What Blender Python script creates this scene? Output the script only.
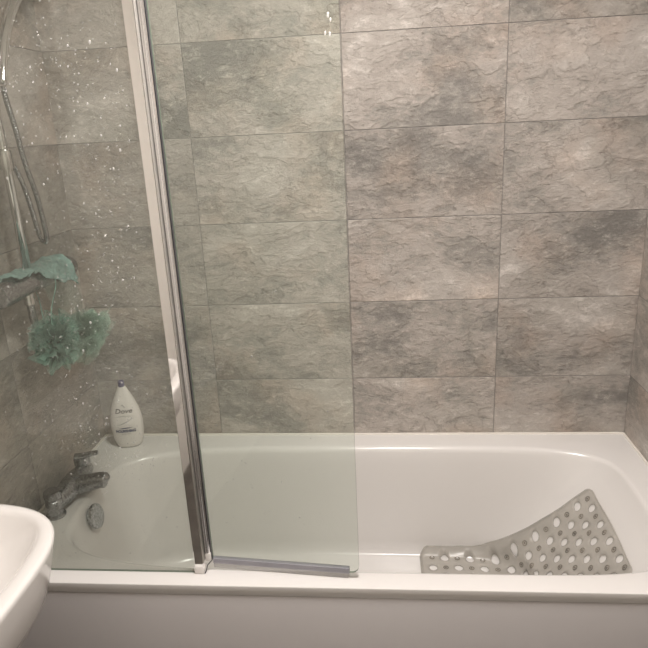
import bpy, bmesh, math, random
from mathutils import Vector, Matrix, noise, geometry
from mathutils.bvhtree import BVHTree
PI = math.pi
C = bpy.context.scene.collection
for o in list(bpy.data.objects):
    bpy.data.objects.remove(o)

# ------------------------------------------------------------------ camera
Z0 = 0.56                      # height of the bath rim above the floor
RIGHT = Vector((0.99548141, 0.08246339, -0.04708035))
UP = Vector((0.01977688, 0.30488276, 0.95218453))
FWD = Vector((-0.09287435, 0.9488131, -0.30187425))
CAMLOC = Vector((0.9469, -1.8576, 0.9725 + Z0))
FPX = 627.96
cd = bpy.data.cameras.new('camera')
cam = bpy.data.objects.new('camera', cd)
C.objects.link(cam)
M = Matrix((RIGHT, UP, -FWD)).transposed().to_4x4()
M.translation = CAMLOC
cam.matrix_world = M
cd.sensor_width = 36
cd.lens = 36 * FPX / 648
cd.clip_start = 0.02
bpy.context.scene.camera = cam
# ------------------------------------------------------------------ world, exposure
W = bpy.data.worlds.new('world')
bpy.context.scene.world = W
W.use_nodes = True
W.node_tree.nodes['Background'].inputs[0].default_value = (1.0, 0.96, 0.93, 1)
W.node_tree.nodes['Background'].inputs[1].default_value = 0.2
vs = bpy.context.scene.view_settings
vs.view_transform = 'Standard'
vs.look = 'None'
vs.gamma = 1
vs.use_curve_mapping = False
vs.exposure = 0.0
LAMP_POS = (1.02, -1.02, 2.36)
LAMP_STRENGTH = 162.0
LAMP_COL = (1.0, 0.94, 0.90, 1)


# ------------------------------------------------------------------ helpers
def obj(name, bm_or_me, mat, parent=None, smooth=True, sharp=None):
    if isinstance(bm_or_me, bmesh.types.BMesh):
        bmesh.ops.recalc_face_normals(bm_or_me, faces=bm_or_me.faces)
        me = bpy.data.meshes.new(name)
        bm_or_me.to_mesh(me)
        bm_or_me.free()
    else:
        me = bm_or_me
    for p in me.polygons:
        p.use_smooth = smooth
    if smooth and sharp:
        me.set_sharp_from_angle(angle=math.radians(sharp))
    me.materials.clear()
    me.materials.append(mat)
    o = bpy.data.objects.new(name, me)
    C.objects.link(o)
    if parent is not None:
        o.parent = parent
        o.matrix_parent_inverse = parent.matrix_world.inverted()
    return o


def tag(o, label=None, cat=None, group=None, kind=None):
    if label: o['label'] = label
    if cat: o['category'] = cat
    if group: o['group'] = group
    if kind: o['kind'] = kind
    return o


def thing(name, loc, label, cat, group=None):
    o = bpy.data.objects.new(name, None)
    o.empty_display_size = 0.05
    o.location = loc
    C.objects.link(o)
    o.matrix_world = Matrix.Translation(loc)
    return tag(o, label, cat, group)


def add_box(bm, lo, hi, bevel=0.0, seg=2):
    c = [(lo[i] + hi[i]) / 2 for i in range(3)]
    s = [abs(hi[i] - lo[i]) for i in range(3)]
    r = bmesh.ops.create_cube(bm, size=1.0, matrix=Matrix.Translation(c) @ Matrix.Diagonal((*s, 1)))
    if bevel > 0:
        es = list({e for v in r['verts'] for e in v.link_edges})
        bmesh.ops.bevel(bm, geom=es, offset=bevel, segments=seg, affect='EDGES', profile=0.5)
    return bm


def box(lo, hi, bevel=0.0, seg=2):
    return add_box(bmesh.new(), lo, hi, bevel, seg)


def frame_from(axis):
    a = Vector(axis).normalized()
    h = Vector((0, 0, 1)) if abs(a.z) < 0.9 else Vector((1, 0, 0))
    u = a.cross(h).normalized()
    v = a.cross(u).normalized()
    return a, u, v


def add_lathe(bm, prof, origin, axis=(0, 0, 1), n=40, sy=1.0):
    """prof: list of (radius, height) along axis"""
    a, u, v = frame_from(axis)
    o = Vector(origin)
    rings = []
    for r, h in prof:
        if r < 1e-6:
            rings.append([bm.verts.new(o + a * h)])
        else:
            rings.append([bm.verts.new(o + a * h + u * r * math.cos(2 * PI * k / n) + v * r * sy * math.sin(2 * PI * k / n)) for k in range(n)])
    for A, B in zip(rings, rings[1:]):
        if len(A) == 1 and len(B) == 1: continue
        for k in range(n):
            k2 = (k + 1) % n
            if len(A) == 1: bm.faces.new((A[0], B[k], B[k2]))
            elif len(B) == 1: bm.faces.new((A[k], B[0], A[k2]))
            else: bm.faces.new((A[k], B[k], B[k2], A[k2]))
    return bm


def spline(pts, n):
    """Catmull-Rom through pts"""
    P = [Vector(p) for p in pts]
    P = [2 * P[0] - P[1]] + P + [2 * P[-1] - P[-2]]
    out = []
    for i in range(1, len(P) - 2):
        for k in range(n):
            t = k / n
            a, b, c, d = P[i - 1], P[i], P[i + 1], P[i + 2]
            out.append(0.5 * ((2 * b) + (c - a) * t + (2 * a - 5 * b + 4 * c - d) * t * t + (3 * b - a - 3 * c + d) * t ** 3))
    out.append(P[-2])
    return out


def add_tube(bm, path, rad, n=14, cap=True, flat=1.0):
    """rad: number or function of 0..1 and of arclength"""
    path = [Vector(p) for p in path]
    L = [0.0]
    for a, b in zip(path, path[1:]): L.append(L[-1] + (b - a).length)
    t0 = (path[1] - path[0]).normalized()
    _, u, _v = frame_from(t0)
    rings = []
    for i, p in enumerate(path):
        t = (path[min(i + 1, len(path) - 1)] - path[max(i - 1, 0)]).normalized()
        u = (u - t * u.dot(t)).normalized()
        v = t.cross(u)
        r = rad(L[i] / L[-1], L[i]) if callable(rad) else rad
        rings.append([bm.verts.new(p + u * r * math.cos(2 * PI * k / n) + v * r * flat * math.sin(2 * PI * k / n)) for k in range(n)])
    for A, B in zip(rings, rings[1:]):
        for k in range(n):
            k2 = (k + 1) % n
            bm.faces.new((A[k], B[k], B[k2], A[k2]))
    if cap:
        bm.faces.new(rings[0]); bm.faces.new(rings[-1])
    return bm


def loft(bm, rings, cap0=False, cap1=False, closed=True):
    R = [[bm.verts.new(p) for p in r] for r in rings]
    n = len(R[0])
    for A, B in zip(R, R[1:]):
        for k in range(n if closed else n - 1):
            k2 = (k + 1) % n
            bm.faces.new((A[k], B[k], B[k2], A[k2]))
    if cap0: bm.faces.new(R[0])
    if cap1: bm.faces.new(R[-1])
    return bm


def proj(P):
    d = Vector(P) - CAMLOC
    z = d.dot(FWD)
    return 324 + FPX * d.dot(RIGHT) / z, 324 - FPX * d.dot(UP) / z


# ------------------------------------------------------------------ materials
class NT:
    def __init__(s, name):
        s.m = bpy.data.materials.new(name)
        s.m.use_nodes = True
        s.t = s.m.node_tree
        s.bsdf = s.t.nodes['Principled BSDF']
        s.out = s.t.nodes['Material Output']

    def n(s, kind, ins=None, **props):
        nd = s.t.nodes.new('ShaderNode' + kind)
        for k, v in props.items(): setattr(nd, k, v)
        for k, v in (ins or {}).items():
            if isinstance(v, bpy.types.NodeSocket): s.t.links.new(v, nd.inputs[k])
            else: nd.inputs[k].default_value = v
        return nd

    def math(s, op, a, b=None, c=None, clamp=False):
        ins = {0: a}
        if b is not None: ins[1] = b
        if c is not None: ins[2] = c
        return s.n('Math', ins, operation=op, use_clamp=clamp).outputs[0]

    def link(s, a, b): s.t.links.new(a, b)

    def set(s, **kw):
        for k, v in kw.items():
            k = k.replace('_', ' ')
            if isinstance(v, bpy.types.NodeSocket): s.t.links.new(v, s.bsdf.inputs[k])
            else: s.bsdf.inputs[k].default_value = v
        return s.m

    def ramp(s, fac, stops):
        r = s.n('ValToRGB', {0: fac})
        e = r.color_ramp.elements
        while len(e) < len(stops): e.new(0.5)
        for el, (p, c) in zip(e, stops):
            el.position = p
            el.color = (*c, 1) if len(c) == 3 else c
        return r.outputs[0]

    def mix(s, f, a, b, blend='MIX'):
        nd = s.t.nodes.new('ShaderNodeMix')
        nd.data_type = 'RGBA'; nd.blend_type = blend
        for i, v in ((0, f), (6, a), (7, b)):
            if isinstance(v, bpy.types.NodeSocket): s.t.links.new(v, nd.inputs[i])
            else: nd.inputs[i].default_value = (*v, 1) if isinstance(v, tuple) and len(v) == 3 else v
        return nd.outputs[2]

    def bump(s, h, strength=0.3, dist=0.01):
        return s.n('Bump', {'Height': h, 'Strength': strength, 'Distance': dist}).outputs[0]


def plain(name, col, rough=0.5, metal=0.0, noise_scale=None, var=0.06, bump=0.0, **kw):
    t = NT(name)
    co = t.n('TexCoord').outputs['Object']
    nz = t.n('TexNoise', {'Vector': co, 'Scale': noise_scale or 20.0, 'Detail': 4.0}).outputs[0]
    c0 = tuple(max(0, c * (1 - var)) for c in col)
    c1 = tuple(min(1, c * (1 + var)) for c in col)
    kw2 = dict(Base_Color=t.ramp(nz, [(0.3, c0), (0.7, c1)]), Roughness=rough, Metallic=metal)
    if bump: kw2['Normal'] = t.bump(nz, bump, 0.002)
    kw2.update(kw)
    return t.set(**kw2)


TW, TH, TX, TZ = 0.4455, 0.2522, 0.8494, 0.1976 + Z0


def tile_material(name, axis, u0, seed):
    t = NT(name)
    co = t.n('TexCoord').outputs['Object']
    sp = t.n('SeparateXYZ', {0: co})
    U, V = sp.outputs[axis], sp.outputs[2]
    a = t.math('DIVIDE', t.math('SUBTRACT', U, u0), TW)
    b = t.math('DIVIDE', t.math('SUBTRACT', V, TZ), TH)
    iu, iv = t.math('FLOOR', a), t.math('FLOOR', b)
    fu, fv = t.math('FRACT', a), t.math('FRACT', b)
    # distance to tile edge in metres
    du = t.math('MULTIPLY', t.math('MINIMUM', fu, t.math('SUBTRACT', 1.0, fu)), TW)
    dv = t.math('MULTIPLY', t.math('MINIMUM', fv, t.math('SUBTRACT', 1.0, fv)), TH)
    d = t.math('MINIMUM', du, dv)
    grout = t.math('SUBTRACT', 1.0, t.math('SMOOTH_MIN', t.math('DIVIDE', d, 0.0016), 1.0, 0.05), clamp=True)
    grout = t.math('MULTIPLY', grout, 1.0, clamp=True)
    idx = t.n('CombineXYZ', {0: iu, 1: iv, 2: float(seed)}).outputs[0]
    wn = t.n('TexWhiteNoise', {'Vector': idx}, noise_dimensions='3D')
    off = t.n('VectorMath', {0: wn.outputs['Color'], 1: (9.0, 9.0, 9.0)}, operation='MULTIPLY').outputs[0]
    uv = t.n('CombineXYZ', {0: U, 1: V, 2: 0.0}).outputs[0]
    p = t.n('VectorMath', {0: uv, 1: off}, operation='ADD').outputs[0]
    # slanted cleft grain
    mp = t.n('Mapping', {'Vector': p, 'Rotation': (0, 0, math.radians(-33)), 'Scale': (1.0, 1.7, 1.0)}).outputs[0]
    wrp = t.n('TexNoise', {'Vector': mp, 'Scale': 3.0, 'Detail': 3.0}).outputs['Color']
    mp2 = t.n('VectorMath', {0: wrp, 1: (0.16, 0.16, 0.16), 2: mp}, operation='MULTIPLY_ADD').outputs[0]
    big = t.n('TexNoise', {'Vector': mp2, 'Scale': 2.7, 'Detail': 13.0, 'Roughness': 0.60, 'Distortion': 0.0}).outputs[0]
    fine = t.n('TexNoise', {'Vector': mp, 'Scale': 30.0, 'Detail': 10.0, 'Roughness': 0.8, 'Distortion': 0.0}).outputs[0]
    grit = t.n('TexNoise', {'Vector': p, 'Scale': 120.0, 'Detail': 3.0, 'Roughness': 0.6}).outputs[0]
    rid = t.n('TexNoise', {'Vector': mp, 'Scale': 8.0, 'Detail': 10.0, 'Roughness': 0.7, 'Distortion': 0.0}, noise_type='RIDGED_MULTIFRACTAL').outputs[0]
    rid = t.math('MULTIPLY', rid, 0.33, clamp=True)
    finec = t.math('ADD', 0.5, t.math('MULTIPLY', t.math('SUBTRACT', fine, 0.5), 1.9))
    tone = t.math('ADD', t.math('MULTIPLY', big, 0.68), t.math('MULTIPLY', finec, 0.20))
    tone = t.math('ADD', tone, t.math('MULTIPLY', rid, 0.13))
    col = t.ramp(tone, [(0.33, (0.25, 0.236, 0.216)), (0.405, (0.39, 0.363, 0.330)), (0.44, (0.47, 0.425, 0.386)), (0.53, (0.57, 0.528, 0.484)), (0.59, (0.80, 0.75, 0.70))])
    # cleft layers: hairline steps that follow the grain
    for lv in (0.435, 0.50, 0.555):
        e = t.math('SUBTRACT', 1.0, t.math('DIVIDE', t.math('ABSOLUTE', t.math('SUBTRACT', big, lv)), 0.0035), clamp=True)
        col = t.mix(t.math('MULTIPLY', e, 0.30), col, (0.15, 0.12, 0.095))
    steps = None
    for lv in (0.435, 0.50, 0.555):
        st_ = t.n('MapRange', {'Value': big, 'From Min': lv, 'From Max': lv + 0.012}).outputs[0]
        steps = st_ if steps is None else t.math('ADD', steps, st_)
    # rosy-brown stain patches
    st = t.n('TexNoise', {'Vector': p, 'Scale': 5.0, 'Detail': 4.0}).outputs[0]
    col = t.mix(t.math('MULTIPLY', t.ramp(st, [(0.5, (0, 0, 0)), (0.68, (1, 1, 1))]), 0.5), col, t.mix(1.0, col, (1.12, 0.97, 0.88), 'MULTIPLY'))
    # grey-olive patches
    st2 = t.n('TexNoise', {'Vector': p, 'Scale': 3.0, 'Detail': 3.0, 'Distortion': 0.5, 'W': 3.0}, noise_dimensions='4D').outputs[0]
    col = t.mix(t.math('MULTIPLY', t.ramp(st2, [(0.52, (0, 0, 0)), (0.66, (1, 1, 1))]), 0.7), col, t.mix(1.0, col, (0.80, 0.82, 0.80), 'MULTIPLY'))
    # thin wandering veins / cleft edges
    vn = t.n('TexNoise', {'Vector': mp, 'Scale': 4.2, 'Detail': 5.0, 'Roughness': 0.55, 'Distortion': 0.8, 'W': 7.0}, noise_dimensions='4D').outputs[0]
    ridge = t.math('ABSOLUTE', t.math('SUBTRACT', vn, 0.5))
    vein = t.math('SUBTRACT', 1.0, t.math('DIVIDE', ridge, 0.010), clamp=True)
    vmask = t.ramp(st2, [(0.40, (0, 0, 0)), (0.55, (1, 1, 1))])
    vein = t.math('MULTIPLY', vein, vmask)
    col = t.mix(t.math('MULTIPLY', vein, 0.26), col, (0.12, 0.09, 0.07))
    # pale mineral flecks
    fl = t.ramp(fine, [(0.56, (0, 0, 0)), (0.68, (1, 1, 1))])
    col = t.mix(t.math('MULTIPLY', fl, 0.55), col, (0.76, 0.71, 0.66))
    # per tile tone
    tv = t.n('CombineXYZ', {0: t.math('ADD', t.math('MULTIPLY', wn.outputs['Value'], 0.22), 0.90)})
    tvc = t.n('CombineColor', {0: tv.inputs[0].links[0].from_socket, 1: tv.inputs[0].links[0].from_socket, 2: tv.inputs[0].links[0].from_socket}).outputs[0]
    col = t.mix(1.0, col, tvc, 'MULTIPLY')
    col = t.mix(grout, col, (0.31, 0.295, 0.28))
    h = t.math('ADD', t.math('MULTIPLY', big, 1.2), t.math('MULTIPLY', fine, 0.6))
    h = t.math('ADD', h, t.math('MULTIPLY', grit, 0.12))
    h = t.math('ADD', h, t.math('MULTIPLY', rid, 0.28))
    h = t.math('ADD', h, t.math('MULTIPLY', steps, 0.10))
    h = t.math('SUBTRACT', h, t.math('MULTIPLY', vein, 0.08))
    h = t.math('SUBTRACT', h, t.math('MULTIPLY', grout, 0.16))
    rough = t.math('ADD', 0.30, t.math('MULTIPLY', t.math('ADD', t.math('MULTIPLY', fine, 0.25), grout), 0.5), clamp=True)
    return t.set(Base_Color=col, Roughness=rough, Normal=t.bump(h, 1.0, 0.013), Specular_IOR_Level=0.5)


M_back = tile_material('stone_tile_back', 0, TX, 3)
M_left = tile_material('stone_tile_left', 1, -0.43, 11)
M_right = tile_material('stone_tile_right', 1, 0.0, 23)
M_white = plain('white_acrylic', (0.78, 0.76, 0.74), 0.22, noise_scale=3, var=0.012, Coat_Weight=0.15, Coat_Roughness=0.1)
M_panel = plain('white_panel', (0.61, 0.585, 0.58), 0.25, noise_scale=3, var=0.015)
M_ceramic = plain('white_ceramic', (0.82, 0.795, 0.77), 0.12, noise_scale=4, var=0.01, Coat_Weight=0.5, Coat_Roughness=0.04)
M_paint = plain('cream_wall_paint', (0.90, 0.87, 0.82), 0.7, noise_scale=60, var=0.02, bump=0.1)
M_ceil = plain('ceiling_paint', (0.85, 0.83, 0.79), 0.8, noise_scale=60, var=0.02, bump=0.1)
M_floor = plain('dark_vinyl_floor', (0.09, 0.08, 0.07), 0.35, noise_scale=9, var=0.35, bump=0.1)
M_skirt = plain('skirting_gloss', (0.72, 0.69, 0.65), 0.3, noise_scale=5, var=0.02)
M_seal = plain('silicone_bead', (0.84, 0.80, 0.74), 0.3, noise_scale=30, var=0.03)
M_chrome = plain('polished_chrome', (0.74, 0.735, 0.73), 0.06, 1.0, noise_scale=12, var=0.02)
M_alu = plain('satin_aluminium', (0.62, 0.61, 0.60), 0.24, 1.0, noise_scale=14, var=0.04)
M_wetchrome = plain('spotted_chrome', (0.36, 0.365, 0.375), 0.17, 1.0, noise_scale=210, var=0.55, bump=0.8)
M_lit_side = plain('satin_lit_side', (0.46, 0.44, 0.41), 0.35, 0.5, noise_scale=14, var=0.04)  # lit grey of the post's side face, put into the colour
M_bright = plain('bright_aluminium', (0.86, 0.86, 0.87), 0.16, 1.0, noise_scale=14, var=0.02)
M_gasket = plain('dark_gasket', (0.06, 0.06, 0.065), 0.5, noise_scale=40, var=0.1)
M_cap = plain('white_end_cap', (0.80, 0.77, 0.74), 0.35, noise_scale=40, var=0.02)
M_bottle = plain('white_bottle_plastic', (0.80, 0.765, 0.73), 0.35, noise_scale=14, var=0.015)
M_lid = plain('dark_blue_cap', (0.045, 0.035, 0.13), 0.35, noise_scale=60, var=0.15)
M_ink = plain('navy_label_ink', (0.035, 0.045, 0.13), 0.5, noise_scale=60, var=0.1)
M_ink2 = plain('bronze_label_ink', (0.07, 0.06, 0.05), 0.5, noise_scale=60, var=0.1)
M_ink3 = plain('grey_label_ink', (0.42, 0.41, 0.39), 0.5, noise_scale=60, var=0.1)


def glass_material(name, tint, haze_col, haze_lo, haze_hi, scale, streak=1.0):
    """clear pane with Fresnel gloss and a thin film of limescale"""
    t = NT(name)
    t.t.nodes.remove(t.bsdf)
    co = t.n('TexCoord').outputs['Object']
    mp = t.n('Mapping', {'Vector': co, 'Scale': (1.0, 1.0, streak)}).outputs[0]
    nz = t.n('TexNoise', {'Vector': mp, 'Scale': scale, 'Detail': 6.0, 'Roughness': 0.6}).outputs[0]
    rng = t.n('MapRange', {'Value': nz, 'From Min': 0.3, 'From Max': 0.7, 'To Min': haze_lo, 'To Max': haze_hi}).outputs[0]
    tr = t.n('BsdfTransparent', {'Color': (*tint, 1)})
    df = t.n('BsdfDiffuse', {'Color': (*haze_col, 1)})
    tl = t.n('BsdfTranslucent', {'Color': (*haze_col, 1)})
    hz = t.n('MixShader', {0: 0.45, 1: df.outputs[0], 2: tl.outputs[0]})
    m1 = t.n('MixShader', {0: rng, 1: tr.outputs[0], 2: hz.outputs[0]})
    gl = t.n('BsdfGlossy', {'Color': (1, 1, 1, 1), 'Roughness': 0.03})
    ge = t.n('NewGeometry')
    c = t.math('ABSOLUTE', t.n('VectorMath', {0: ge.outputs['Normal'], 1: ge.outputs['Incoming']}, operation='DOT_PRODUCT').outputs['Value'])
    fr = t.math('ADD', 0.028, t.math('MULTIPLY', 0.97, t.math('POWER', t.math('SUBTRACT', 1.0, c, clamp=True), 5.0)))
    m2 = t.n('MixShader', {0: fr, 1: m1.outputs[0], 2: gl.outputs[0]})
    t.link(m2.outputs[0], t.out.inputs[0])
    return t.m


M_glassF = glass_material('fogged_glass', (0.958, 0.974, 0.956), (0.74, 0.76, 0.69), 0.045, 0.085, 5.0, 0.4)
M_glassH = glass_material('door_glass', (0.968, 0.990, 0.970), (0.72, 0.78, 0.69), 0.03, 0.055, 3.0, 0.3)
M_edge = plain('glass_edge_green', (0.20, 0.25, 0.20), 0.15, noise_scale=20, var=0.1, Alpha=0.85)
M_sealstrip = plain('clear_grey_seal', (0.36, 0.355, 0.40), 0.3, noise_scale=30, var=0.05, Alpha=0.85)
M_sealfin = plain('clear_seal_fin', (0.60, 0.59, 0.585), 0.3, noise_scale=30, var=0.05, Alpha=0.45)

t = NT('water_drop')
M_drop = t.set(Base_Color=(0.95, 0.95, 0.93, 1), Roughness=0.08, Alpha=0.36, Specular_IOR_Level=1.0)


def fabric(name, col, scale, alpha, var=0.25):
    t = NT(name)
    co = t.n('TexCoord').outputs['Object']
    v = t.n('TexVoronoi', {'Vector': co, 'Scale': scale}, feature='DISTANCE_TO_EDGE').outputs['Distance']
    nz = t.n('TexNoise', {'Vector': co, 'Scale': 22.0, 'Detail': 5.0}).outputs[0]
    c = t.ramp(nz, [(0.3, tuple(x * (1 - var) for x in col)), (0.7, tuple(min(1, x * (1 + var)) for x in col))])
    tr = t.n('BsdfTransparent')
    t.set(Base_Color=c, Roughness=0.7, Normal=t.bump(v, 0.6, 0.002), Sheen_Weight=0.3, Subsurface_Weight=0.0)
    tl = t.n('BsdfTranslucent', {'Color': c})
    m = t.n('MixShader', {0: 0.35, 1: t.bsdf.outputs[0], 2: tl.outputs[0]})
    m2 = t.n('MixShader', {0: alpha, 1: tr.outputs[0], 2: m.outputs[0]})
    t.link(m2.outputs[0], t.out.inputs[0])
    return t.m


M_cloth = fabric('teal_mesh_cloth', (0.36, 0.53, 0.50), 260, 0.97)
M_cloth2 = fabric('teal_mesh_thin', (0.25, 0.36, 0.32), 260, 0.30)
M_pouf = fabric('aqua_pouf_net', (0.40, 0.65, 0.56), 300, 0.36)
M_pouf2 = fabric('pale_green_pouf_net', (0.50, 0.74, 0.61), 300, 0.27)
M_cord = plain('aqua_cord', (0.28, 0.46, 0.40), 0.7, noise_scale=80, var=0.2)

t = NT('grey_vinyl_mat')
co = t.n('TexCoord').outputs['Object']
nz = t.n('TexNoise', {'Vector': co, 'Scale': 40.0, 'Detail': 5.0}).outputs[0]
nz2 = t.n('TexNoise', {'Vector': co, 'Scale': 9.0, 'Detail': 3.0}).outputs[0]
M_mat = t.set(Base_Color=t.ramp(nz2, [(0.35, (0.56, 0.535, 0.485)), (0.65, (0.66, 0.63, 0.575))]), Roughness=0.25, Alpha=0.56, Normal=t.bump(nz, 0.3, 0.002))
M_cup = plain('suction_cup_vinyl', (0.25, 0.22, 0.18), 0.3, noise_scale=40, var=0.5, Alpha=0.6)
M_lime = plain('pale_cup_tip', (0.8, 0.78, 0.74), 0.25, noise_scale=60, var=0.05)

t = NT('lamp_diffuser')
t.set(Base_Color=(0.9, 0.88, 0.84, 1), Emission_Color=LAMP_COL, Emission_Strength=LAMP_STRENGTH)
M_lamp = t.m

# ------------------------------------------------------------------ the room
RX0, RX1, RY0, RY1, RH = 0.0, 1.7, -2.35, 0.0, 2.4


def structure(name, bm, m, smooth=False):
    o = obj(name, bm, m, smooth=smooth)
    o['kind'] = 'structure'
    return o


structure('floor', box((RX0 - .1, RY0 - .1, -.1), (RX1 + .1, RY1 + .1, 0)), M_floor)
structure('ceiling', box((RX0 - .1, RY0 - .1, RH), (RX1 + .1, RY1 + .1, RH + .1)), M_ceil)
structure('wall_back', box((RX0 - .1, 0, 0), (RX1 + .1, .1, RH)), M_back)
structure('wall_left', box((RX0 - .1, -1.45, 0), (RX0, 0, RH)), M_left)
structure('wall_left', box((RX0 - .1, RY0, 0), (RX0, -1.4501, RH)), M_paint)
structure('wall_right', box((RX1, RY0, 0), (RX1 + .1, 0, RH)), M_right)
structure('wall_front', box((RX0 - .1, RY0 - .1, 0), (RX1 + .1, RY0, RH)), M_paint)
bm = box((RX0, RY0, 0), (RX1, RY0 + .018, .12), .004)
structure('baseboard_front', bm, M_skirt)
# white silicone beads where tub meets the tiles
structure('trim_1', box((0, -.007, Z0 - .002), (1.7, 0, Z0 + .005), .002), M_seal)
structure('trim_2', box((1.693, -.70, Z0 - .002), (1.7, 0, Z0 + .005), .002), M_seal)
structure('trim_3', box((0, -.70, Z0 - .002), (.007, 0, Z0 + .005), .002), M_seal)

# ceiling light (lights the whole room)
t_l = thing('ceiling_light', (LAMP_POS[0], LAMP_POS[1], RH), 'round flush white ceiling light above the bathroom floor', 'lamp')
bm = bmesh.new()
add_lathe(bm, [(.0, 0), (.15, 0), (.155, -.01), (.155, -.03), (.14, -.034), (.14, -.02), (0, -.02)], (LAMP_POS[0], LAMP_POS[1], RH), n=48)
obj('lamp_frame', bm, M_cap, t_l, sharp=40)
bm = bmesh.new()
add_lathe(bm, [(.138, -.026), (.12, -.045), (.07, -.058), (0, -.062)], (LAMP_POS[0], LAMP_POS[1], RH), n=48)
obj('diffuser', bm, M_lamp, t_l)

# ------------------------------------------------------------------ bathtub
N = 420
CXB, CYB = 0.8625, -0.3725


def sgnpow(c, e): return math.copysign(abs(c) ** e, c)


def contour(xl, xr, yf, yb, nl, nr, z, cx=CXB, nrf=None):
    pts = []
    cy = (yf + yb) / 2; b = (yb - yf) / 2
    for k in range(N):
        ph = 2 * PI * k / N
        c, s = math.cos(ph), math.sin(ph)
        n = (nrf if nrf and s < 0 else nr) if c > 0 else nl
        a = (xr - cx) if c > 0 else (cx - xl)
        pts.append(Vector((cx + a * sgnpow(c, 2 / n), cy + b * sgnpow(s, 2 / n), z + Z0)))
    return pts


def inset(pts, d, dz):
    out = []
    n = len(pts)
    for k in range(n):
        t = (pts[(k + 1) % n] - pts[k - 1]); t.z = 0
        nrm = Vector((-t.y, t.x, 0)).normalized()
        out.append(pts[k] + nrm * d + Vector((0, 0, dz)))
    return out


rim = contour(.100, 1.622, -.673, -.076, 4.0, 5.0, 0, nrf=6.8)
e1 = inset(rim, .004, -.0008)
e2 = inset(rim, .010, -.004)
e3 = inset(rim, .0145, -.010)
e4 = inset(rim, .0175, -.019)
F = contour(.195, 1.375, -.612, -.128, 3.6, 4.6, -.305)
ctr = Vector((CXB, CYB, 0))
fil = []
for k in range(1, 9):
    a_ = PI / 2 * k / 8
    ring = [ctr + (p - ctr) * (1 - .095 * (1 - math.cos(a_))) for p in F]
    for p in ring: p.z = Z0 - .305 - .055 * math.sin(a_)
    fil.append(ring)
F4 = [Vector((CXB, CYB, 0)) + (p - Vector((CXB, CYB, 0))) * .4 for p in F]
for p in F4: p.z = Z0 - .361
rings = [e4]
for i in range(1, 9):
    s = i / 9
    rings.append([a.lerp(b, s) + Vector((0, 0, -.012 * math.sin(PI * s))) for a, b in zip(e4, F)])
rings += [F] + fil + [F4]


def rect_ring(x0, x1, y0, y1, z):
    out = []
    for p in rim:
        d = Vector((p.x - CXB, p.y - CYB))
        t = 1e9
        if d.x > 1e-9: t = min(t, (x1 - CXB) / d.x)
        if d.x < -1e-9: t = min(t, (x0 - CXB) / d.x)
        if d.y > 1e-9: t = min(t, (y1 - CYB) / d.y)
        if d.y < -1e-9: t = min(t, (y0 - CYB) / d.y)
        out.append(Vector((CXB + d.x * t, CYB + d.y * t, z)))
    for cx, cy in ((x0, y0), (x0, y1), (x1, y0), (x1, y1)):
        k = min(range(N), key=lambda i: (out[i] - Vector((cx, cy, z))).length)
        out[k] = Vector((cx, cy, z))
    return out


g = .001
outer = [rect_ring(g + .01, 1.7 - g - .01, -.706, -g - .01, Z0 - .0295), rect_ring(g, 1.7 - g, -.7155, -g, Z0 - .0290),
         rect_ring(g, 1.7 - g, -.7165, -g, Z0 - .0275), rect_ring(g, 1.7 - g, -.7205, -g, Z0 - .004),
         rect_ring(g, 1.7 - g, -.7198, -g, Z0 - .001), rect_ring(g, 1.7 - g, -.717, -g, Z0)]
bath = thing('bathtub', (.85, -.36, 0), 'white acrylic bathtub with flat side panel standing along the tiled wall', 'bathtub')
bm = bmesh.new()
loft(bm, outer + [rim, e1, e2, e3, e4][:-1] + rings, cap1=True)
tub = obj('tub_shell', bm, M_white, bath, sharp=35)
bvh = BVHTree.FromPolygons([v.co.copy() for v in tub.data.vertices], [tuple(p.vertices) for p in tub.data.polygons])


def down(x, y):
    h = bvh.ray_cast(Vector((x, y, Z0 + .2)), Vector((0, 0, -1)))
    return h[0], h[1]


# side panel
bm = bmesh.new()
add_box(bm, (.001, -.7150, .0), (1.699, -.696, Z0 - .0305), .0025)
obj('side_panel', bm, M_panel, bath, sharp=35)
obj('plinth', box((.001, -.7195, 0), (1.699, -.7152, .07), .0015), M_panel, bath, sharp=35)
# chrome overflow
hit = bvh.ray_cast(CAMLOC, (FWD + RIGHT * ((91.5 - 324) / FPX) - UP * ((517.0 - 324) / FPX)).normalized())
while hit[0].z > Z0 - .01: hit = bvh.ray_cast(hit[0] + (hit[0] - CAMLOC).normalized() * .001, (hit[0] - CAMLOC).normalized())
op, on = hit[0], hit[1]
if on.x < 0: on = -on
bm = bmesh.new()
add_lathe(bm, [(0, -.002), (.026, -.002), (.026, .008), (.034, .010), (.0355, .014), (.034, .019), (.030, .0205), (0, .0215)], op, on, n=48)
ov = obj('overflow_plate', bm, plain('overflow_chrome', (0.46, 0.475, 0.49), 0.16, 1.0, noise_scale=210, var=0.6, bump=0.8), bath, sharp=35)
ov['label'] = 'round spotted chrome overflow plate'
h = down(.33, -.372)
bm = bmesh.new()
add_lathe(bm, [(.035, .0), (.034, .003), (.024, .003), (.022, .001), (0, .002)], h[0], (0, 0, 1), n=40)
obj('drain', bm, M_chrome, bath, sharp=35)['label'] = 'chrome drain ring'

# ------------------------------------------------------------------ shower screen
scr = thing('shower_screen', (.25, -.675, Z0), 'folding glass shower screen with chrome centre post standing on tub rim', 'shower screen')
GT = Z0 + 1.42
GY0, GY1 = -.679, -.673


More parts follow.
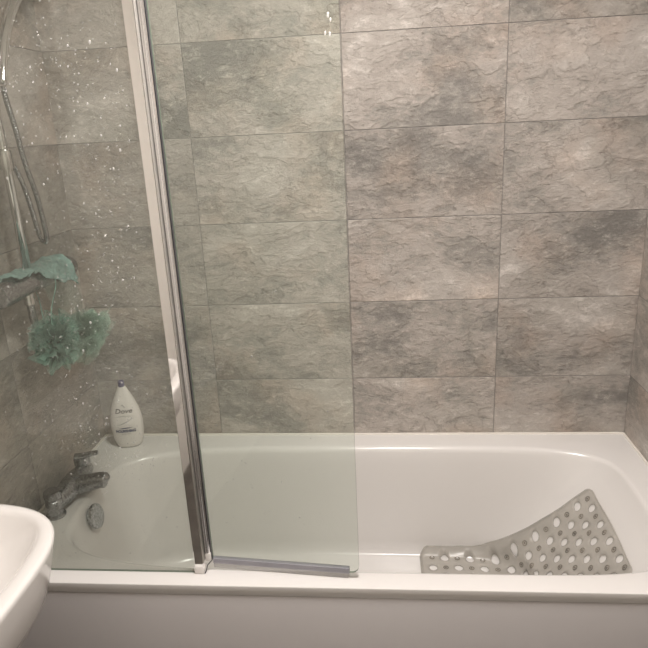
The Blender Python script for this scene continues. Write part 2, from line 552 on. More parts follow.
def glass_pane(name, pts, thick, nrm, mat, parent, edge):
    """pts: outline of the pane, nrm the direction of its thickness; faces plus a separate rim mesh"""
    nrm = Vector(nrm).normalized() * thick / 2
    bm = bmesh.new()
    A = [bm.verts.new(Vector(p) - nrm) for p in pts]
    B = [bm.verts.new(Vector(p) + nrm) for p in pts]
    bm.faces.new(A); bm.faces.new(B[::-1])
    for k in range(len(pts)):
        k2 = (k + 1) % len(pts)
        bm.faces.new((A[k], A[k2], B[k2], B[k]))
    o = obj(name, bm, mat, parent, smooth=False)
    o.data.materials.append(M_edge)
    for p in o.data.polygons:
        if len(p.vertices) == 4 and len(pts) != 4 or (len(pts) == 4 and abs(p.normal.dot(nrm.normalized())) < .5):
            p.material_index = 1
    return o


gz = Z0 + .0008
obj_f = glass_pane('fixed_glass', [(.010, GY0 + .003, gz), (.506, GY0 + .003, gz), (.506, GY0 + .003, GT), (.010, GY0 + .003, GT)], .006, (0, 1, 0), M_glassF, scr, .001)
obj_f['label'] = 'fixed fogged glass pane left of the post'
obj('wall_channel', box((.001, -.690, Z0 + .001), (.022, -.666, GT), .002), M_chrome, scr, sharp=35)
# post: broad flat face to the room, satin strip coloured as its lit side face, bright rounded bead
PTOP = GT + .01
M_post = plain('post_chrome', (0.92, 0.91, 0.90), 0.04, 1.0, noise_scale=12, var=0.02)
bm = bmesh.new()
add_box(bm, (.5068, -.6840, Z0 + .018), (.5268, -.6640, PTOP), .0012)
post = obj('post', bm, M_post, scr, smooth=False)
post['label'] = 'polished chrome centre post'
obj('end_cap', box((.5045, -.6845, Z0 + .0006), (.5278, -.6635, Z0 + .0178), .0015), M_cap, post, sharp=30)
bm = bmesh.new()
add_box(bm, (.5270, -.6836, Z0 + .030), (.5289, -.6620, PTOP), .0004)
obj('lit_side_strip', bm, M_lit_side, post, sharp=30)  # added over the chrome side so it shows lit grey, not dark reflections
HX, HY = .5375, -.667                 # hinge line
bm = bmesh.new()
# ribbed hinge profile
ringz = []
prof = [(.5290, -.6640), (.5290, -.6740), (.5310, -.6772), (.5335, -.6772), (.5343, -.6762), (.5352, -.6772), (.5375, -.6765), (.5385, -.6750), (.5394, -.6756), (.5415, -.6740), (.5425, -.6700), (.5425, -.6640), (.5400, -.6600), (.5320, -.6600)]
loft(bm, [[Vector((x, y, z)) for x, y in [(x_, y_ + .005) for x_, y_ in prof]] for z in (Z0 + .048, PTOP)], cap0=True, cap1=True)
hp = obj('hinge_profile', bm, M_bright, scr, smooth=False)
hp['label'] = 'ribbed chrome hinge strip'
obj('end_cap', box((.5292, -.6718, Z0 + .026), (.5425, -.6555, Z0 + .0478), .002), M_cap, hp, sharp=30)
obj('gasket', box((.5426, -.6675, Z0 + .024), (.5435, -.6560, PTOP), .0002), M_gasket, hp, smooth=False)
bm = bmesh.new()
add_tube(bm, [(.5285, -.683, Z0 + .002), (.531, -.679, Z0 + .006), (.533, -.672, Z0 + .016), (.5425, -.668, Z0 + .026)], .0012, n=8)
obj('foot_gasket', bm, M_gasket, scr)
# hinged leaf, swung slightly towards the room
ang = math.atan2(-(.6880 - .6575), .884 - .5446)
hd = Vector((math.cos(ang), math.sin(ang), 0))
hn = Vector((-hd.y, hd.x, 0))
LW = (.884 - .5437) / hd.x
H0 = Vector((.5437, -.6575, 0))


def leaf(s, z, off=0.0): return H0 + hd * s + Vector((0, 0, z)) + hn * off


gb = Z0 + .0155
R_ = .018
pts = [leaf(0, gb)]
for k in range(9):
    a = -PI / 2 + (PI / 2) * k / 8
    pts.append(leaf(LW - R_ + R_ * math.cos(a), gb + R_ + R_ * math.sin(a)))
for k in range(9):
    a = (PI / 2) * k / 8
    pts.append(leaf(LW - R_ + R_ * math.cos(a), GT - R_ + R_ * math.sin(a)))
pts.append(leaf(0, GT))
hg = glass_pane('hinged_glass', pts, .006, hn, M_glassH, scr, .001)
hg['label'] = 'hinged green-tinted glass leaf with rounded corner'


def slab(s0, s1, z0, z1, o0, o1):
    bm = bmesh.new()
    vs_ = [bm.verts.new(leaf(s, z, o)) for s in (s0, s1) for z in (z0, z1) for o in (o0, o1)]
    for f in ((0, 1, 3, 2), (4, 6, 7, 5), (0, 4, 5, 1), (2, 3, 7, 6), (0, 2, 6, 4), (1, 5, 7, 3)):
        bm.faces.new([vs_[i] for i in f])
    return bm


sl = obj('bottom_seal', slab(.001, LW - .022, gb - .001, gb + .0120, -.0052, .0052), M_sealstrip, hg, smooth=False)
sl['label'] = 'grey plastic seal strip along the bottom'
fn = obj('seal_fin', slab(.001, LW - .024, Z0 + .0012, gb - .0012, -.0030, -.0012), M_sealfin, hg, smooth=False)

# ------------------------------------------------------------------ water drops on the panes
rnd = random.Random(5)
bm = bmesh.new()


def drop(bm, c, n, r, sz=1.0):
    n = Vector(n).normalized()
    a, u, v = frame_from(n)
    v = Vector((0, 0, 1)); u = n.cross(v).normalized()
    rings = []
    m = 7
    for j, (q, hgt) in enumerate(((1, 0), (.75, .3), (.35, .48))):
        rings.append([bm.verts.new(c + n * hgt * r + (u * math.cos(2 * PI * k / m) + v * sz * math.sin(2 * PI * k / m)) * r * q) for k in range(m)])
    top = bm.verts.new(c + n * .55 * r)
    for A, B in zip(rings, rings[1:]):
        for k in range(m): bm.faces.new((A[k], A[(k + 1) % m], B[(k + 1) % m], B[k]))
    for k in range(m): bm.faces.new((rings[-1][k], rings[-1][(k + 1) % m], top))
    bm.faces.new(rings[0][::-1])


clusters = [(.28, 1.12, .10, .05, 90), (.36, 1.05, .10, .07, 70), (.33, .92, .13, .10, 110), (.44, .85, .05, .14, 110), (.40, .70, .09, .10, 110),
            (.30, .62, .10, .10, 60), (.36, .44, .10, .08, 90), (.30, .36, .05, .05, 60), (.40, .30, .06, .06, 60), (.20, .22, .12, .10, 50), (.25, .7, .2, .4, 160), (.3, .15, .15, .1, 30)]
for cx, cz, sx, sz, n in clusters:
    for _ in range(int(n * 2.6)):
        x, z = rnd.gauss(cx, sx), rnd.gauss(cz, sz)
        if not (.03 < x < .492 and .02 < z < 1.35): continue
        r = min(.0026, 0.00074 * math.exp(rnd.gauss(0, .42)))
        drop(bm, Vector((x, GY0 - .0001, Z0 + z)), (0, -1, 0), r, rnd.uniform(1, 1.5))
for _ in range(110):
    s, z = rnd.uniform(.01, .30), abs(rnd.gauss(.28, .22)) + .05
    drop(bm, leaf(s, Z0 + z, -.0032), -hn, min(.002, .0008 * math.exp(rnd.gauss(0, .35))), 1.3)
for s, z, r in ((.323, 1.150, .0026), (.327, 1.142, .002), (.317, 1.122, .002), (.325, 1.120, .0022)):
    drop(bm, leaf(s, Z0 + z, -.0032), -hn, r, 1.8)
dr = obj('water_droplets', bm, M_drop)
tag(dr, 'fine water droplets speckling the glass of the shower screen', 'water drops', kind='stuff')

# ------------------------------------------------------------------ anti-slip mat
X0, SL = 1.052, .66        # left end and length along the tub surface
DS = .006
YST = .002
ys = [-.124 - YST * i for i in range(212)]
table = []
for y in ys:
    row = []; x = X0 - .03; prev = None; s = -.03
    fine = []
    dx = .002
    while x < 1.64 and s < SL + .1:
        p, n_ = down(x, y)
        if prev is not None: s += (p - prev).length
        fine.append((s, p + n_ * .003 if n_.z > 0 else p - n_ * .003))
        prev = p; x += dx
    table.append(fine)


def on_tub(s, y):
    """point on the tub skin at arclength s from the mat's left end, across at y"""
    fi = (ys[0] - y) / YST
    i = max(0, min(len(ys) - 2, int(fi))); f = max(0.0, min(1.0, fi - i))

    def at(row):
        lo, hi = 0, len(row) - 1
        while hi - lo > 1:
            m = (lo + hi) // 2
            if row[m][0] <= s: lo = m
            else: hi = m
        a, b = row[lo], row[hi]
        q = (s - a[0]) / max(1e-6, b[0] - a[0])
        return a[1].lerp(b[1], max(0, min(1, q)))
    return at(table[i]).lerp(at(table[i + 1]), f)


def mat_y(s, t):
    """t = distance across from the far edge; the far edge drifts inward up the backrest"""
    E = ((-1, -.1315), (.0, -.1315), (.064, -.1330), (.129, -.1362), (.192, -.1426), (.229, -.1472), (.268, -.1520), (.326, -.1582), (.383, -.1640), (.441, -.1690), (.50, -.1758), (.561, -.1812), (.62, -.190), (2, -.3))
    for (s0, y0), (s1, y1) in zip(E, E[1:]):
        if s <= s1:
            k = (s - s0) / (s1 - s0)
            return y0 + (y1 - y0) * k - t * (1 - .04 * min(1, max(0, s / ML)))


MW, ML = .36, .628
outline = []
rc = .022
for cx, cy, a0 in ((rc, rc, 180), (ML - rc, rc, 270), (ML - rc, MW - rc, 0), (rc, MW - rc, 90)):
    for k in range(5):
        a = math.radians(a0 + 90 * k / 4)
        outline.append((cx + rc * math.cos(a), cy + rc * math.sin(a)))


def densify(poly, step):
    out = []
    for a, b in zip(poly, poly[1:] + poly[:1]):
        L = math.dist(a, b); n = max(1, int(L / step))
        for k in range(n): out.append((a[0] + (b[0] - a[0]) * k / n, a[1] + (b[1] - a[1]) * k / n))
    return out


outline = densify(outline, .012)
outline = [(s + (.013 * math.sin(PI * min(1, t_ / .40)) - .05 * t_ if s > ML * .9 else 0), t_) for s, t_ in outline]
PX, PY = .0393, .0375
holes, cups = [], []
for i in range(0, 19):
    for j in range(0, 10):
        s, t_ = .037 + i * PX, .026 + j * PY
        s += .018 * min(1, max(0, (s - .24) / .34))
        if j: t_ += .010 * max(0, 1 - s / .25)
        if s > ML - .018 or t_ > MW - .016: continue
        (cups if (i + j) % 2 == 0 else holes).append((s, t_))
verts = [Vector(p) for p in outline]
edges = [(k, (k + 1) % len(outline)) for k in range(len(outline))]
HA, HB = .0135, .0108
for (s, t_) in holes:
    b0 = len(verts)
    for k in range(14):
        a = 2 * PI * k / 14
        verts.append(Vector((s + HB * 1.15 * math.cos(a), t_ + HA * math.sin(a))))
    edges += [(b0 + k, b0 + (k + 1) % 14) for k in range(14)]
gx = .010
i = 0
for a in range(int(ML / gx)):
    for b in range(int(MW / gx)):
        p = (gx * (a + .5), gx * (b + .5))
        if p[0] < .012 or p[0] > ML - .012 or p[1] < .012 or p[1] > MW - .012: continue
        if any(abs(p[0] - s) < .0150 and abs(p[1] - t_) < .0160 for s, t_ in holes): continue
        verts.append(Vector(p))
res = geometry.delaunay_2d_cdt(verts, edges, [], 1, 1e-6)
vo, fo = res[0], res[2]


def inside(p, poly):
    c = False
    for a, b in zip(poly, poly[1:] + poly[:1]):
        if (a[1] > p[1]) != (b[1] > p[1]) and p[0] < (b[0] - a[0]) * (p[1] - a[1]) / (b[1] - a[1]) + a[0]: c = not c
    return c


bm = bmesh.new()
bv = [bm.verts.new(on_tub(v.x, mat_y(v.x, v.y))) for v in vo]
for f in fo:
    c = sum((vo[i] for i in f), Vector((0, 0))) / len(f)
    if not inside(c, outline): continue
    if any(((c.x - s) / (HB * 1.15)) ** 2 + ((c.y - t_) / HA) ** 2 < .98 for s, t_ in holes): continue
    try: bm.faces.new([bv[i] for i in f])
    except ValueError: pass
bmesh.ops.delete(bm, geom=[v for v in bm.verts if not v.link_faces], context='VERTS')
mt = thing('bath_mat', on_tub(.25, -.35), 'clear grey non-slip mat with oval holes lying in tub and up its backrest', 'bath mat')
mo = obj('mat_sheet', bm, M_mat, mt)
md = mo.modifiers.new('thick', 'SOLIDIFY'); md.thickness = .0032; md.offset = 0
bm = bmesh.new()
lp = [on_tub(s, mat_y(s, t_)) + Vector((0, 0, .0012)) for s, t_ in outline]
add_tube(bm, lp + lp[:1], .0019, n=8, cap=False)
obj('mat_border', bm, M_mat, mt)
n_c = 0
cups_mesh = {}
bead = bmesh.new()
for (s, t_) in cups:
    y = mat_y(s, t_)
    p = on_tub(s, y)
    px, py = proj(p)
    q = on_tub(s + .004, y) - on_tub(s - .004, y); w = on_tub(s, y - .004) - on_tub(s, y + .004)
    nn = w.cross(q).normalized()
    if nn.z < 0: nn = -nn
    c = bmesh.new()
    add_lathe(c, [(.0095, -.0020), (.0088, .0010), (.0074, .0030), (.0058, .0030), (.0052, .0010), (.0030, .0008), (.0026, .0036), (0, .0042)], p, nn, n=18)
    n_c += 1
    o = obj('suction_cup', c, M_cup, mt)
    if t_ < .03 and s < .23 and (p.z < Z0 - .25):
        c = bmesh.new(); add_lathe(c, [(.0030, .0040), (.0022, .0054), (0, .0058)], p, nn, n=12)
        obj('cup_tip', c, M_lime, o)

# ------------------------------------------------------------------ bath mixer tap on the rim's left end
tp = thing('bath_tap', (.06, -.355, Z0), 'spotted chrome bath mixer tap with two lever handles on tub rim', 'tap')
bm = bmesh.new()
# bridge body between the handles, along y
add_tube(bm, spline([(.058, -.462, Z0 + .030), (.060, -.43, Z0 + .032), (.064, -.36, Z0 + .036), (.060, -.29, Z0 + .032), (.058, -.262, Z0 + .030)], 8),
         lambda q, s: .0190 + .013 * math.sin(PI * q), n=24)
obj('tap_body', bm, M_wetchrome, tp, sharp=40)
# spout, broad and slightly rising
bm = bmesh.new()
path = spline([(.050, -.375, Z0 + .036), (.080, -.370, Z0 + .036), (.112, -.368, Z0 + .043), (.145, -.366, Z0 + .050), (.164, -.366, Z0 + .050), (.170, -.366, Z0 + .047)], 8)
add_tube(bm, path, lambda q, s: (.0285 - .007 * q) if q < .93 else max(.004, .0219 - .0158 * ((q - .93) / .07) ** 1.5), n=24, flat=1.0)
obj('spout', bm, M_wetchrome, tp, sharp=50)
bm = bmesh.new()
add_lathe(bm, [(.010, -.002), (.012, .008), (.011, .014), (0, .015)], (.074, -.365, Z0 + .054), (.25, -.1, 1), n=24)
obj('diverter_knob', bm, M_wetchrome, tp, sharp=35)
for yy, a in ((-.462, 2.6), (-.285, .25)):
    bm = bmesh.new()
    add_lathe(bm, [(.026, .0), (.026, .004), (.020, .008), (.0195, .030)], (.058, yy, Z0 + .0005), n=28)
    add_lathe(bm, [(.0215, .026), (.0225, .034), (.0215, .048), (.018, .052)], (.058, yy, Z0 + .0005), n=28)
    obj('pillar', bm, M_wetchrome, tp, sharp=35)
    bm = bmesh.new()
    add_lathe(bm, [(.0185, .0525), (.0225, .056), (.0230, .078), (.0215, .084), (.012, .0855), (0, .086)], (.058, yy, Z0 + .0005), n=28)
    for v in bm.verts:
        if v.co.z > Z0 + .06: v.co.z -= (.009 if yy < -.3 else .007)
    hd_ = obj('handle', bm, M_wetchrome, tp, sharp=35)
    if yy > -.3:
        lv = bmesh.new()
        d = Vector((math.cos(a), math.sin(a), 0)); b0 = Vector((.058, yy, Z0 + .080))
        add_tube(lv, [b0 - d * .018, b0, b0 + d * .02 + Vector((0, 0, .003)), b0 + d * .048 + Vector((0, 0, .006))],
                 lambda q, s: .0170 - .006 * q, n=16, flat=.5)
        obj('lever', lv, M_wetchrome, hd_, sharp=50)

# ------------------------------------------------------------------ wall mixer, rail, handset, hose
BX, BZ = .066, Z0 + .628
mx = thing('shower_mixer', (.0, -.36, BZ), 'chrome bar shower valve mounted on the left wall under teal cloth', 'shower valve')
bm = bmesh.new()
add_lathe(bm, [(.0, -.105), (.023, -.105), (.0255, -.10), (.0255, .10), (.023, .105), (0, .105)], (BX, -.355, BZ), (0, 1, 0), n=36)
obj('valve_bar', bm, M_wetchrome, mx, sharp=30)
for y0, sgn in ((-.460, -1), (-.250, 1)):
    bm = bmesh.new()
    add_lathe(bm, [(0, .0), (.026, .0), (.0285, .004), (.0285, .064), (.026, .070), (.018, .072), (0, .072)], (BX, y0 + sgn * .0005, BZ), (0, sgn, 0), n=36)
    obj('control_knob', bm, M_wetchrome, mx, sharp=30)
for y in (-.43, -.28):
    bm = bmesh.new()
    add_lathe(bm, [(.034, .001), (.033, .006), (.020, .012), (.013, .02), (.013, .05)], (0, y, BZ), (1, 0, 0), n=32)
    obj('wall_flange', bm, M_chrome, mx, sharp=35)
bm = bmesh.new()
add_lathe(bm, [(.012, -.020), (.012, -.034), (.014, -.034), (.014, -.05), (.009, -.052)], (BX, -.405, BZ), (0, 0, 1), n=24)
obj('outlet', bm, M_chrome, mx, sharp=35)

rl = thing('shower_rail', (.0, -.39, BZ + .5), 'vertical chrome riser rail rising from the shower valve', 'shower rail')
bm = bmesh.new()
add_tube(bm, [(.066, -.390, BZ + .024), (.066, -.390, BZ + .4), (.066, -.390, BZ + .75)], .0108, n=20)
obj('rail', bm, M_chrome, rl)
for z in (.930, 1.36):
    bm = bmesh.new()
    add_tube(bm, [(.001, -.390, Z0 + z), (.03, -.390, Z0 + z), (.068, -.390, Z0 + z)], .012, n=20)
    add_lathe(bm, [(.0, -.022), (.0165, -.022), (.0175, -.019), (.0175, .019), (.0165, .022), (0, .022)], (.066, -.390, Z0 + z), (0, 0, 1), n=28)
    obj('bracket', bm, M_alu, rl, sharp=40)
bm = bmesh.new()
add_lathe(bm, [(.0, -.026), (.018, -.026), (.0195, -.022), (.0195, .022), (.018, .026), (0, .026)], (.066, -.390, Z0 + 1.165), (0, 0, 1), n=28)
add_tube(bm, [(.066, -.39, Z0 + 1.165), (.066, -.36, Z0 + 1.165), (.066, -.335, Z0 + 1.165)], .013, n=20)
add_lathe(bm, [(.013, 0), (.0155, .003), (.0155, .018), (.012, .021), (0, .021)], (.066, -.335, Z0 + 1.165), (0, 1, 0), n=24)
sd = obj('slider', bm, M_alu, rl, sharp=35)

hs = thing('hand_shower', (.085, -.38, Z0 + 1.12), 'chrome hand shower with curved handle held high on the rail', 'hand shower')
bm = bmesh.new()
hpth = spline([(.100, -.400, Z0 + 1.095), (.100, -.378, Z0 + 1.150), (.101, -.345, Z0 + 1.215), (.106, -.290, Z0 + 1.285), (.118, -.225, Z0 + 1.350), (.140, -.165, Z0 + 1.42)], 8)
add_tube(bm, hpth, lambda q, s: .0095 + .004 * q, n=20)
obj('handle', bm, M_chrome, hs)
bm = bmesh.new()
hd2 = Vector((.25, .75, -.55)).normalized()
add_lathe(bm, [(0, -.022), (.02, -.02), (.042, -.008), (.048, .002), (.047, .010), (.04, .013), (0, .013)], (.152, -.130, Z0 + 1.435), hd2, n=40)
obj('spray_head', bm, M_chrome, hs, sharp=40)


def unproj(px, py, x):
    d = FWD + RIGHT * ((px - 324) / FPX) - UP * ((py - 324) / FPX)
    return CAMLOC + d * ((x - CAMLOC.x) / d.x)


def hose_big(q, s): return .0098 + .0008 * math.sin(2 * PI * s / .0058)


def hose_r(q, s): return .0062 + .0010 * math.sin(2 * PI * s / .0058)


def resample(path, step):
    out = [path[0]]; acc = 0
    for a, b in zip(path, path[1:]):
        L = (b - a).length; k = step - acc
        while k <= L:
            out.append(a.lerp(b, k / L)); k += step
        acc = L - (k - step)
    return out


HX_ = .094
hose = spline([(.100, -.402, Z0 + 1.091), (.101, -.400, Z0 + 1.06), (.101, -.385, Z0 + 1.00), (.102, -.372, Z0 + .92), (.098, -.340, Z0 + .84), (.09, -.315, Z0 + .765), (.080, -.297, Z0 + .725),
               (.066, -.286, Z0 + .716), (.055, -.285, Z0 + .735), (.046, -.283, Z0 + .80), (.038, -.290, Z0 + .87), (.030, -.305, Z0 + .915), (.018, -.312, Z0 + .932), (.004, -.312, Z0 + .935)], 24)
bm = bmesh.new()
add_tube(bm, resample(hose, .00145), hose_r, n=12)
ho = obj('shower_hose', bm, M_wetchrome)
tag(ho, 'ribbed metal shower hose hanging in a narrow loop beside the rail', 'hose')
bm = bmesh.new()
lo = spline([(.066, -.405, BZ - .051), (.066, -.403, BZ - .09), (.064, -.385, BZ - .13), (.056, -.355, BZ - .165), (.040, -.325, BZ - .18), (.020, -.31, BZ - .182), (.003, -.305, BZ - .182)], 20)
add_tube(bm, resample(lo, .00145), hose_big, n=14)
tag(obj('supply_hose', bm, M_wetchrome), 'short curved metal hose under the shower valve behind the pouf', 'hose')

# ------------------------------------------------------------------ teal cloth over the valve
def cloth_sheet(u0, u1, drop_front, drop_back, rad, seed, nu=100, nv=90, amp=.006):
    bm = bmesh.new()
    g_ = []
    for i in range(nu + 1):
        q = i / nu
        y = u0 + (u1 - u0) * q
        row = []
        df = drop_front(q); db = drop_back(q)
        for j in range(nv + 1):
            v = j / nv
            # arclength from back hem to front hem over the bar
            s = -db - rad * PI / 2 + v * (db + df + rad * PI)
            if s < -rad * PI / 2: px, pz, nx, nz = -rad, s + rad * PI / 2, -1, 0
            elif s > rad * PI / 2: px, pz, nx, nz = rad, -(s - rad * PI / 2), 1, 0
            else:
                a = s / rad
                px, pz, nx, nz = rad * math.sin(a), rad * math.cos(a), math.sin(a), math.cos(a)
            w = noise.noise(Vector((y * 30 + seed, s * 14, seed))) * amp * 1.5 + noise.noise(Vector((y * 95, s * 60, seed + 4))) * amp * .8
            w = abs(w) + .001 + amp * .45 * abs(math.sin(y * 95 + s * 40 + seed)) + amp * .55 * max(0, noise.noise(Vector((y * 150 + s * 90, s * 45 - y * 40, seed + 2))))
            flare = max(0, -pz) * .25
            row.append(bm.verts.new((BX + px + nx * (w + flare), y + noise.noise(Vector((s * 22, y * 9, seed + 9))) * .010 + pz * .12, BZ + pz + nz * w)))
        g_.append(row)
    for i in range(nu):
        for j in range(nv):
            bm.faces.new((g_[i][j], g_[i + 1][j], g_[i + 1][j + 1], g_[i][j + 1]))
    return bm


wc = thing('wash_cloth', (BX, -.33, BZ + .03), 'teal mesh washcloth draped over the shower valve', 'washcloth')
bm = cloth_sheet(-.475, -.232, lambda q: -.028 + .075 * max(0, (q - .36)) ** .6 + .012 * math.sin(q * 11) ** 2 * q, lambda q: .03, .0300, 2.0, amp=.0125)
c1 = obj('cloth_top', bm, M_cloth, wc)
m_ = c1.modifiers.new('thick', 'SOLIDIFY'); m_.thickness = .0022
bm = cloth_sheet(-.385, -.235, lambda q: .135 - .02 * math.sin(q * 5), lambda q: .03, .0272, 7.0, amp=.004)
c2 = obj('hanging_layer', bm, M_cloth2, wc)
c2['label'] = 'thin see-through lower layer'

# ------------------------------------------------------------------ bath poufs
def pouf(parent, name, mat, centre, R, seed, n, squash=(1, 1, 1)):
    rg = random.Random(seed)
    bm = bmesh.new()
    centre = Vector(centre)
    for k in range(n):
        # one ruffled fan of netting
        z = rg.uniform(-1, 1); a = rg.uniform(0, 2 * PI)
        d = Vector((math.sqrt(1 - z * z) * math.cos(a), math.sqrt(1 - z * z) * math.sin(a), z))
        _, u, v = frame_from(d)
        rot = rg.uniform(0, PI); u, v = u * math.cos(rot) + v * math.sin(rot), v * math.cos(rot) - u * math.sin(rot)
        ph = rg.uniform(0, 6); L = R * rg.uniform(.45, 1.05); wdt = rg.uniform(.4, .85)
        nu, nv = 14, 7
        g_ = []
        for i in range(nu + 1):
            t_ = (i / nu - .5) * 2
            ang_ = t_ * wdt
            row = []
            for j in range(nv + 1):
                s = j / nv
                r = L * (.15 + .85 * s) * (1 + .10 * math.sin(t_ * 7 + ph * 3))
                wav = (math.sin(t_ * 6 + ph) * .20 + math.sin(t_ * 15 + ph * 2 + s * 5) * .10) * R * s ** 1.1
                curl = R * .20 * s ** 3 * math.sin(t_ * 4 + ph)
                p = d * math.cos(ang_) * r + u * math.sin(ang_) * r + v * (wav + curl) - d * curl * .6
                p = Vector((p.x * squash[0], p.y * squash[1], p.z * squash[2]))
                row.append(bm.verts.new(centre + p))
            g_.append(row)
        for i in range(nu):
            for j in range(nv):
                bm.faces.new((g_[i][j], g_[i + 1][j], g_[i + 1][j + 1], g_[i][j + 1]))
    return obj(name, bm, mat, parent)


pf = thing('bath_pouf', (.12, -.36, Z0 + .50), 'aqua green net bath pouf hanging below the shower valve', 'bath pouf')
P1 = unproj(56, 341, .118)
P2 = unproj(84, 332, .124)
pouf(pf, 'dense_netting', M_pouf, P1, .076, 3, 110, (.72, 1.05, .92))
pn = pouf(pf, 'loose_netting', M_pouf2, P2, .088, 9, 80, (.60, 1.5, .78))
pn['label'] = 'paler spread-out netting'
bm = bmesh.new()
add_tube(bm, spline([P1, P1 + Vector((-.005, .01, .07)), (BX + .034, -.33, BZ - .02), (BX + .030, -.335, BZ + .012), (BX, -.337, BZ + .0365), (BX - .032, -.335, BZ + .01), (BX - .02, -.33, BZ - .05), P1 + Vector((-.02, .0, .04)), P1], 8), .0016, n=8)
obj('cord', bm, M_cord, pf)

# ------------------------------------------------------------------ shower gel bottle
BXp, BYp = .113, -.070
bt = thing('shower_gel_bottle', (BXp, BYp, Z0), 'white shower gel bottle with dark blue cap on the tub corner', 'bottle')
prof = [(.000, .030), (.003, .036), (.012, .0415), (.030, .0465), (.055, .0500), (.080, .0510), (.105, .0490), (.130, .0440), (.155, .0360), (.175, .0275), (.192, .0195), (.203, .0140), (.208, .0115)]


def bw(z):
    for (z0, w0), (z1, w1) in zip(prof, prof[1:]):
        if z <= z1:
            f = (z - z0) / (z1 - z0); return w0 + (w1 - w0) * f
    return prof[-1][1]


def bot(a, z, off=0.0):
    w = bw(z); dpt = w * .60
    n = 2.3
    x = sgnpow(math.sin(a), 2 / n) * (w + off); y = -sgnpow(math.cos(a), 2 / n) * (dpt + off)
    # the label side turns a little to the camera
    ca, sa = math.cos(BROT), math.sin(BROT)
    return Vector((BXp + x * ca - y * sa, BYp + x * sa + y * ca, Z0 + .0006 + z))


BROT = .18
bm = bmesh.new()
rings = []
zz = [p[0] for p in prof]
zs = []
for a, b in zip(zz, zz[1:]):
    zs += [a + (b - a) * k / 3 for k in range(3)]
zs.append(zz[-1])
for z in zs: rings.append([bot(2 * PI * k / 56, z) for k in range(56)])
loft(bm, rings, cap0=True, cap1=True)
obj('bottle_body', bm, M_bottle, bt, sharp=60)
bm = bmesh.new()
add_lathe(bm, [(.0085, .2085), (.0095, .210), (.0095, .226), (.0075, .2285), (0, .229)], (BXp, BYp, Z0), n=28)
obj('cap', bm, M_lid, bt, sharp=35)['label'] = 'small dark blue cap'


def wrap(name, draw, mat, z_c):
    """draw: mesh in (x, z) metres, wrapped on the front of the bottle"""
    bm = draw
    for v in bm.verts:
        x, z = v.co.x, z_c + v.co.y
        w = bw(z)
        q = max(-.98, min(.98, x / w))
        a = math.asin(math.copysign(abs(q) ** (2.3 / 2), q))
        v.co = bot(a, z, .0006)
    return obj(name, bm, mat, bt, smooth=False)


def text_bm(body, size, shear=0.0, stretch=1.0, bold=.022):
    cu = bpy.data.curves.new('txt', 'FONT')
    cu.body = body; cu.size = size; cu.align_x = 'CENTER'; cu.align_y = 'CENTER'; cu.shear = shear
    cu.resolution_u = 3; cu.offset = size * bold
    o = bpy.data.objects.new('txt', cu); C.objects.link(o)
    bpy.context.view_layer.update()
    me = bpy.data.meshes.new_from_object(o.evaluated_get(bpy.context.evaluated_depsgraph_get()))
    bpy.data.objects.remove(o); bpy.data.curves.remove(cu)
    bm = bmesh.new(); bm.from_mesh(me); bpy.data.meshes.remove(me)
    for v in bm.verts: v.co.x *= stretch
    bmesh.ops.subdivide_edges(bm, edges=[e for e in bm.edges if e.calc_length() > .004], cuts=2)
    bmesh.ops.triangulate(bm, faces=bm.faces)
    return bm


def stroke_bm(fn, n, w):
    bm = bmesh.new(); prev = None
    for k in range(n + 1):
        q = k / n; x, y = fn(q); ww = w * math.sin(PI * min(.97, max(.03, q))) + .0002
        a, b = bm.verts.new((x, y - ww, 0)), bm.verts.new((x, y + ww, 0))
        if prev: bm.faces.new((prev[0], a, b, prev[1]))
        prev = (a, b)
    return bm


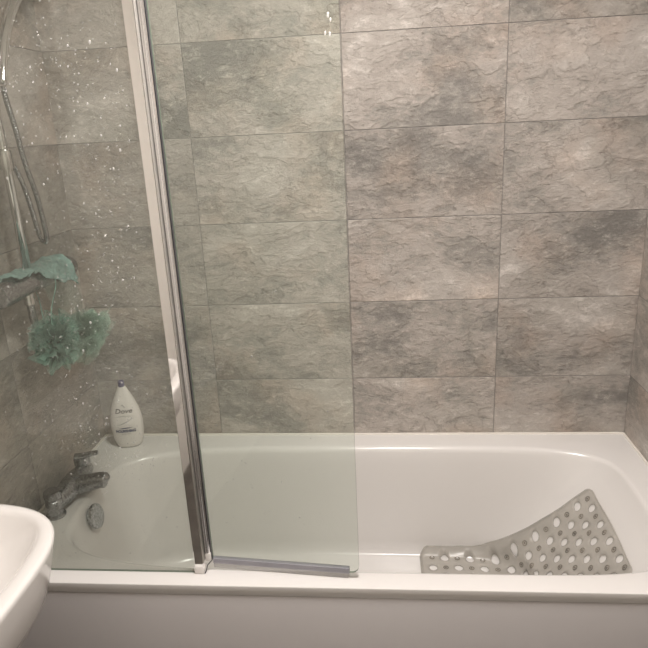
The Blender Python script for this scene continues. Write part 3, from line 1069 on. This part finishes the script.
wrap('brand_lettering', text_bm('Dove', .021, .2, 1.15), M_ink2, .132)
wrap('bird_emblem', stroke_bm(lambda q: (-.006 + .014 * q, .004 * math.sin(q * 5)), 12, .0022), M_ink3, .148)
wrap('swoosh', stroke_bm(lambda q: (-.026 + .056 * q, -.012 + .024 * q ** 1.6), 20, .0014), M_ink3, .098)
wrap('swoosh', stroke_bm(lambda q: (-.030 + .060 * q, .012 + .004 * math.sin(q * 3)), 20, .0010), M_ink3, .100)
wrap('label_band', stroke_bm(lambda q: (-.022 + .044 * q, .0025 * q), 16, .0016), M_ink, .0735)
wrap('variant_lettering', text_bm('NOURISHING', .0130, 0, .78, .05), M_ink, .064)
wrap('small_lettering', text_bm('body wash', .0068, .2, 1), M_ink3, .0545)

# ------------------------------------------------------------------ wash basin
SX, SYc, SB, SZ = .362, -1.100, .275, Z0 + .285
wb = thing('wash_basin', (.15, SYc, 0), 'white ceramic pedestal wash basin against the left wall', 'wash basin')


def dring(xf, b, z, xb=.002, n=3.5, cx=None):
    pts = []
    m = 56
    cx = xb + .04 if cx is None else cx
    for k in range(m + 1):
        a = -PI / 2 + PI * k / m
        pts.append(Vector((cx + (xf - cx) * sgnpow(math.cos(a), 2 / n), SYc + b * sgnpow(math.sin(a), 2 / n), z)))
    for k in range(1, 16):
        a = k / 16
        pts.append(Vector((xb + (cx - xb) * abs(2 * a - 1) ** 6, SYc + b - 2 * b * a, z)))
    return pts


bm = bmesh.new()
rings = [dring(.16, .09, SZ - .22), dring(.21, .14, SZ - .21), dring(.275, .20, SZ - .18), dring(.315, .235, SZ - .145), dring(.338, .254, SZ - .105),
         dring(.353, .267, SZ - .05), dring(.360, .273, SZ - .014), dring(.3612, .274, SZ - .006), dring(.359, .272, SZ - .0015), dring(.353, .267, SZ),
         dring(.335, .251, SZ - .0005, .10), dring(.329, .245, SZ - .003, .104), dring(.322, .239, SZ - .010, .108),
         dring(.300, .215, SZ - .06, .12, 3), dring(.26, .17, SZ - .11, .14, 2.6), dring(.22, .10, SZ - .135, .17, 2.3), dring(.21, .03, SZ - .14, .19, 2)]
loft(bm, rings, cap0=True, cap1=True)
obj('basin_bowl', bm, M_ceramic, wb, sharp=70)
bm = bmesh.new()
rings = [dring(.20, .11, .001), dring(.195, .105, .03), dring(.165, .08, .2), dring(.155, .075, .45), dring(.17, .095, SZ - .205)]
loft(bm, rings, cap0=True, cap1=True)
obj('pedestal', bm, M_ceramic, wb, sharp=60)
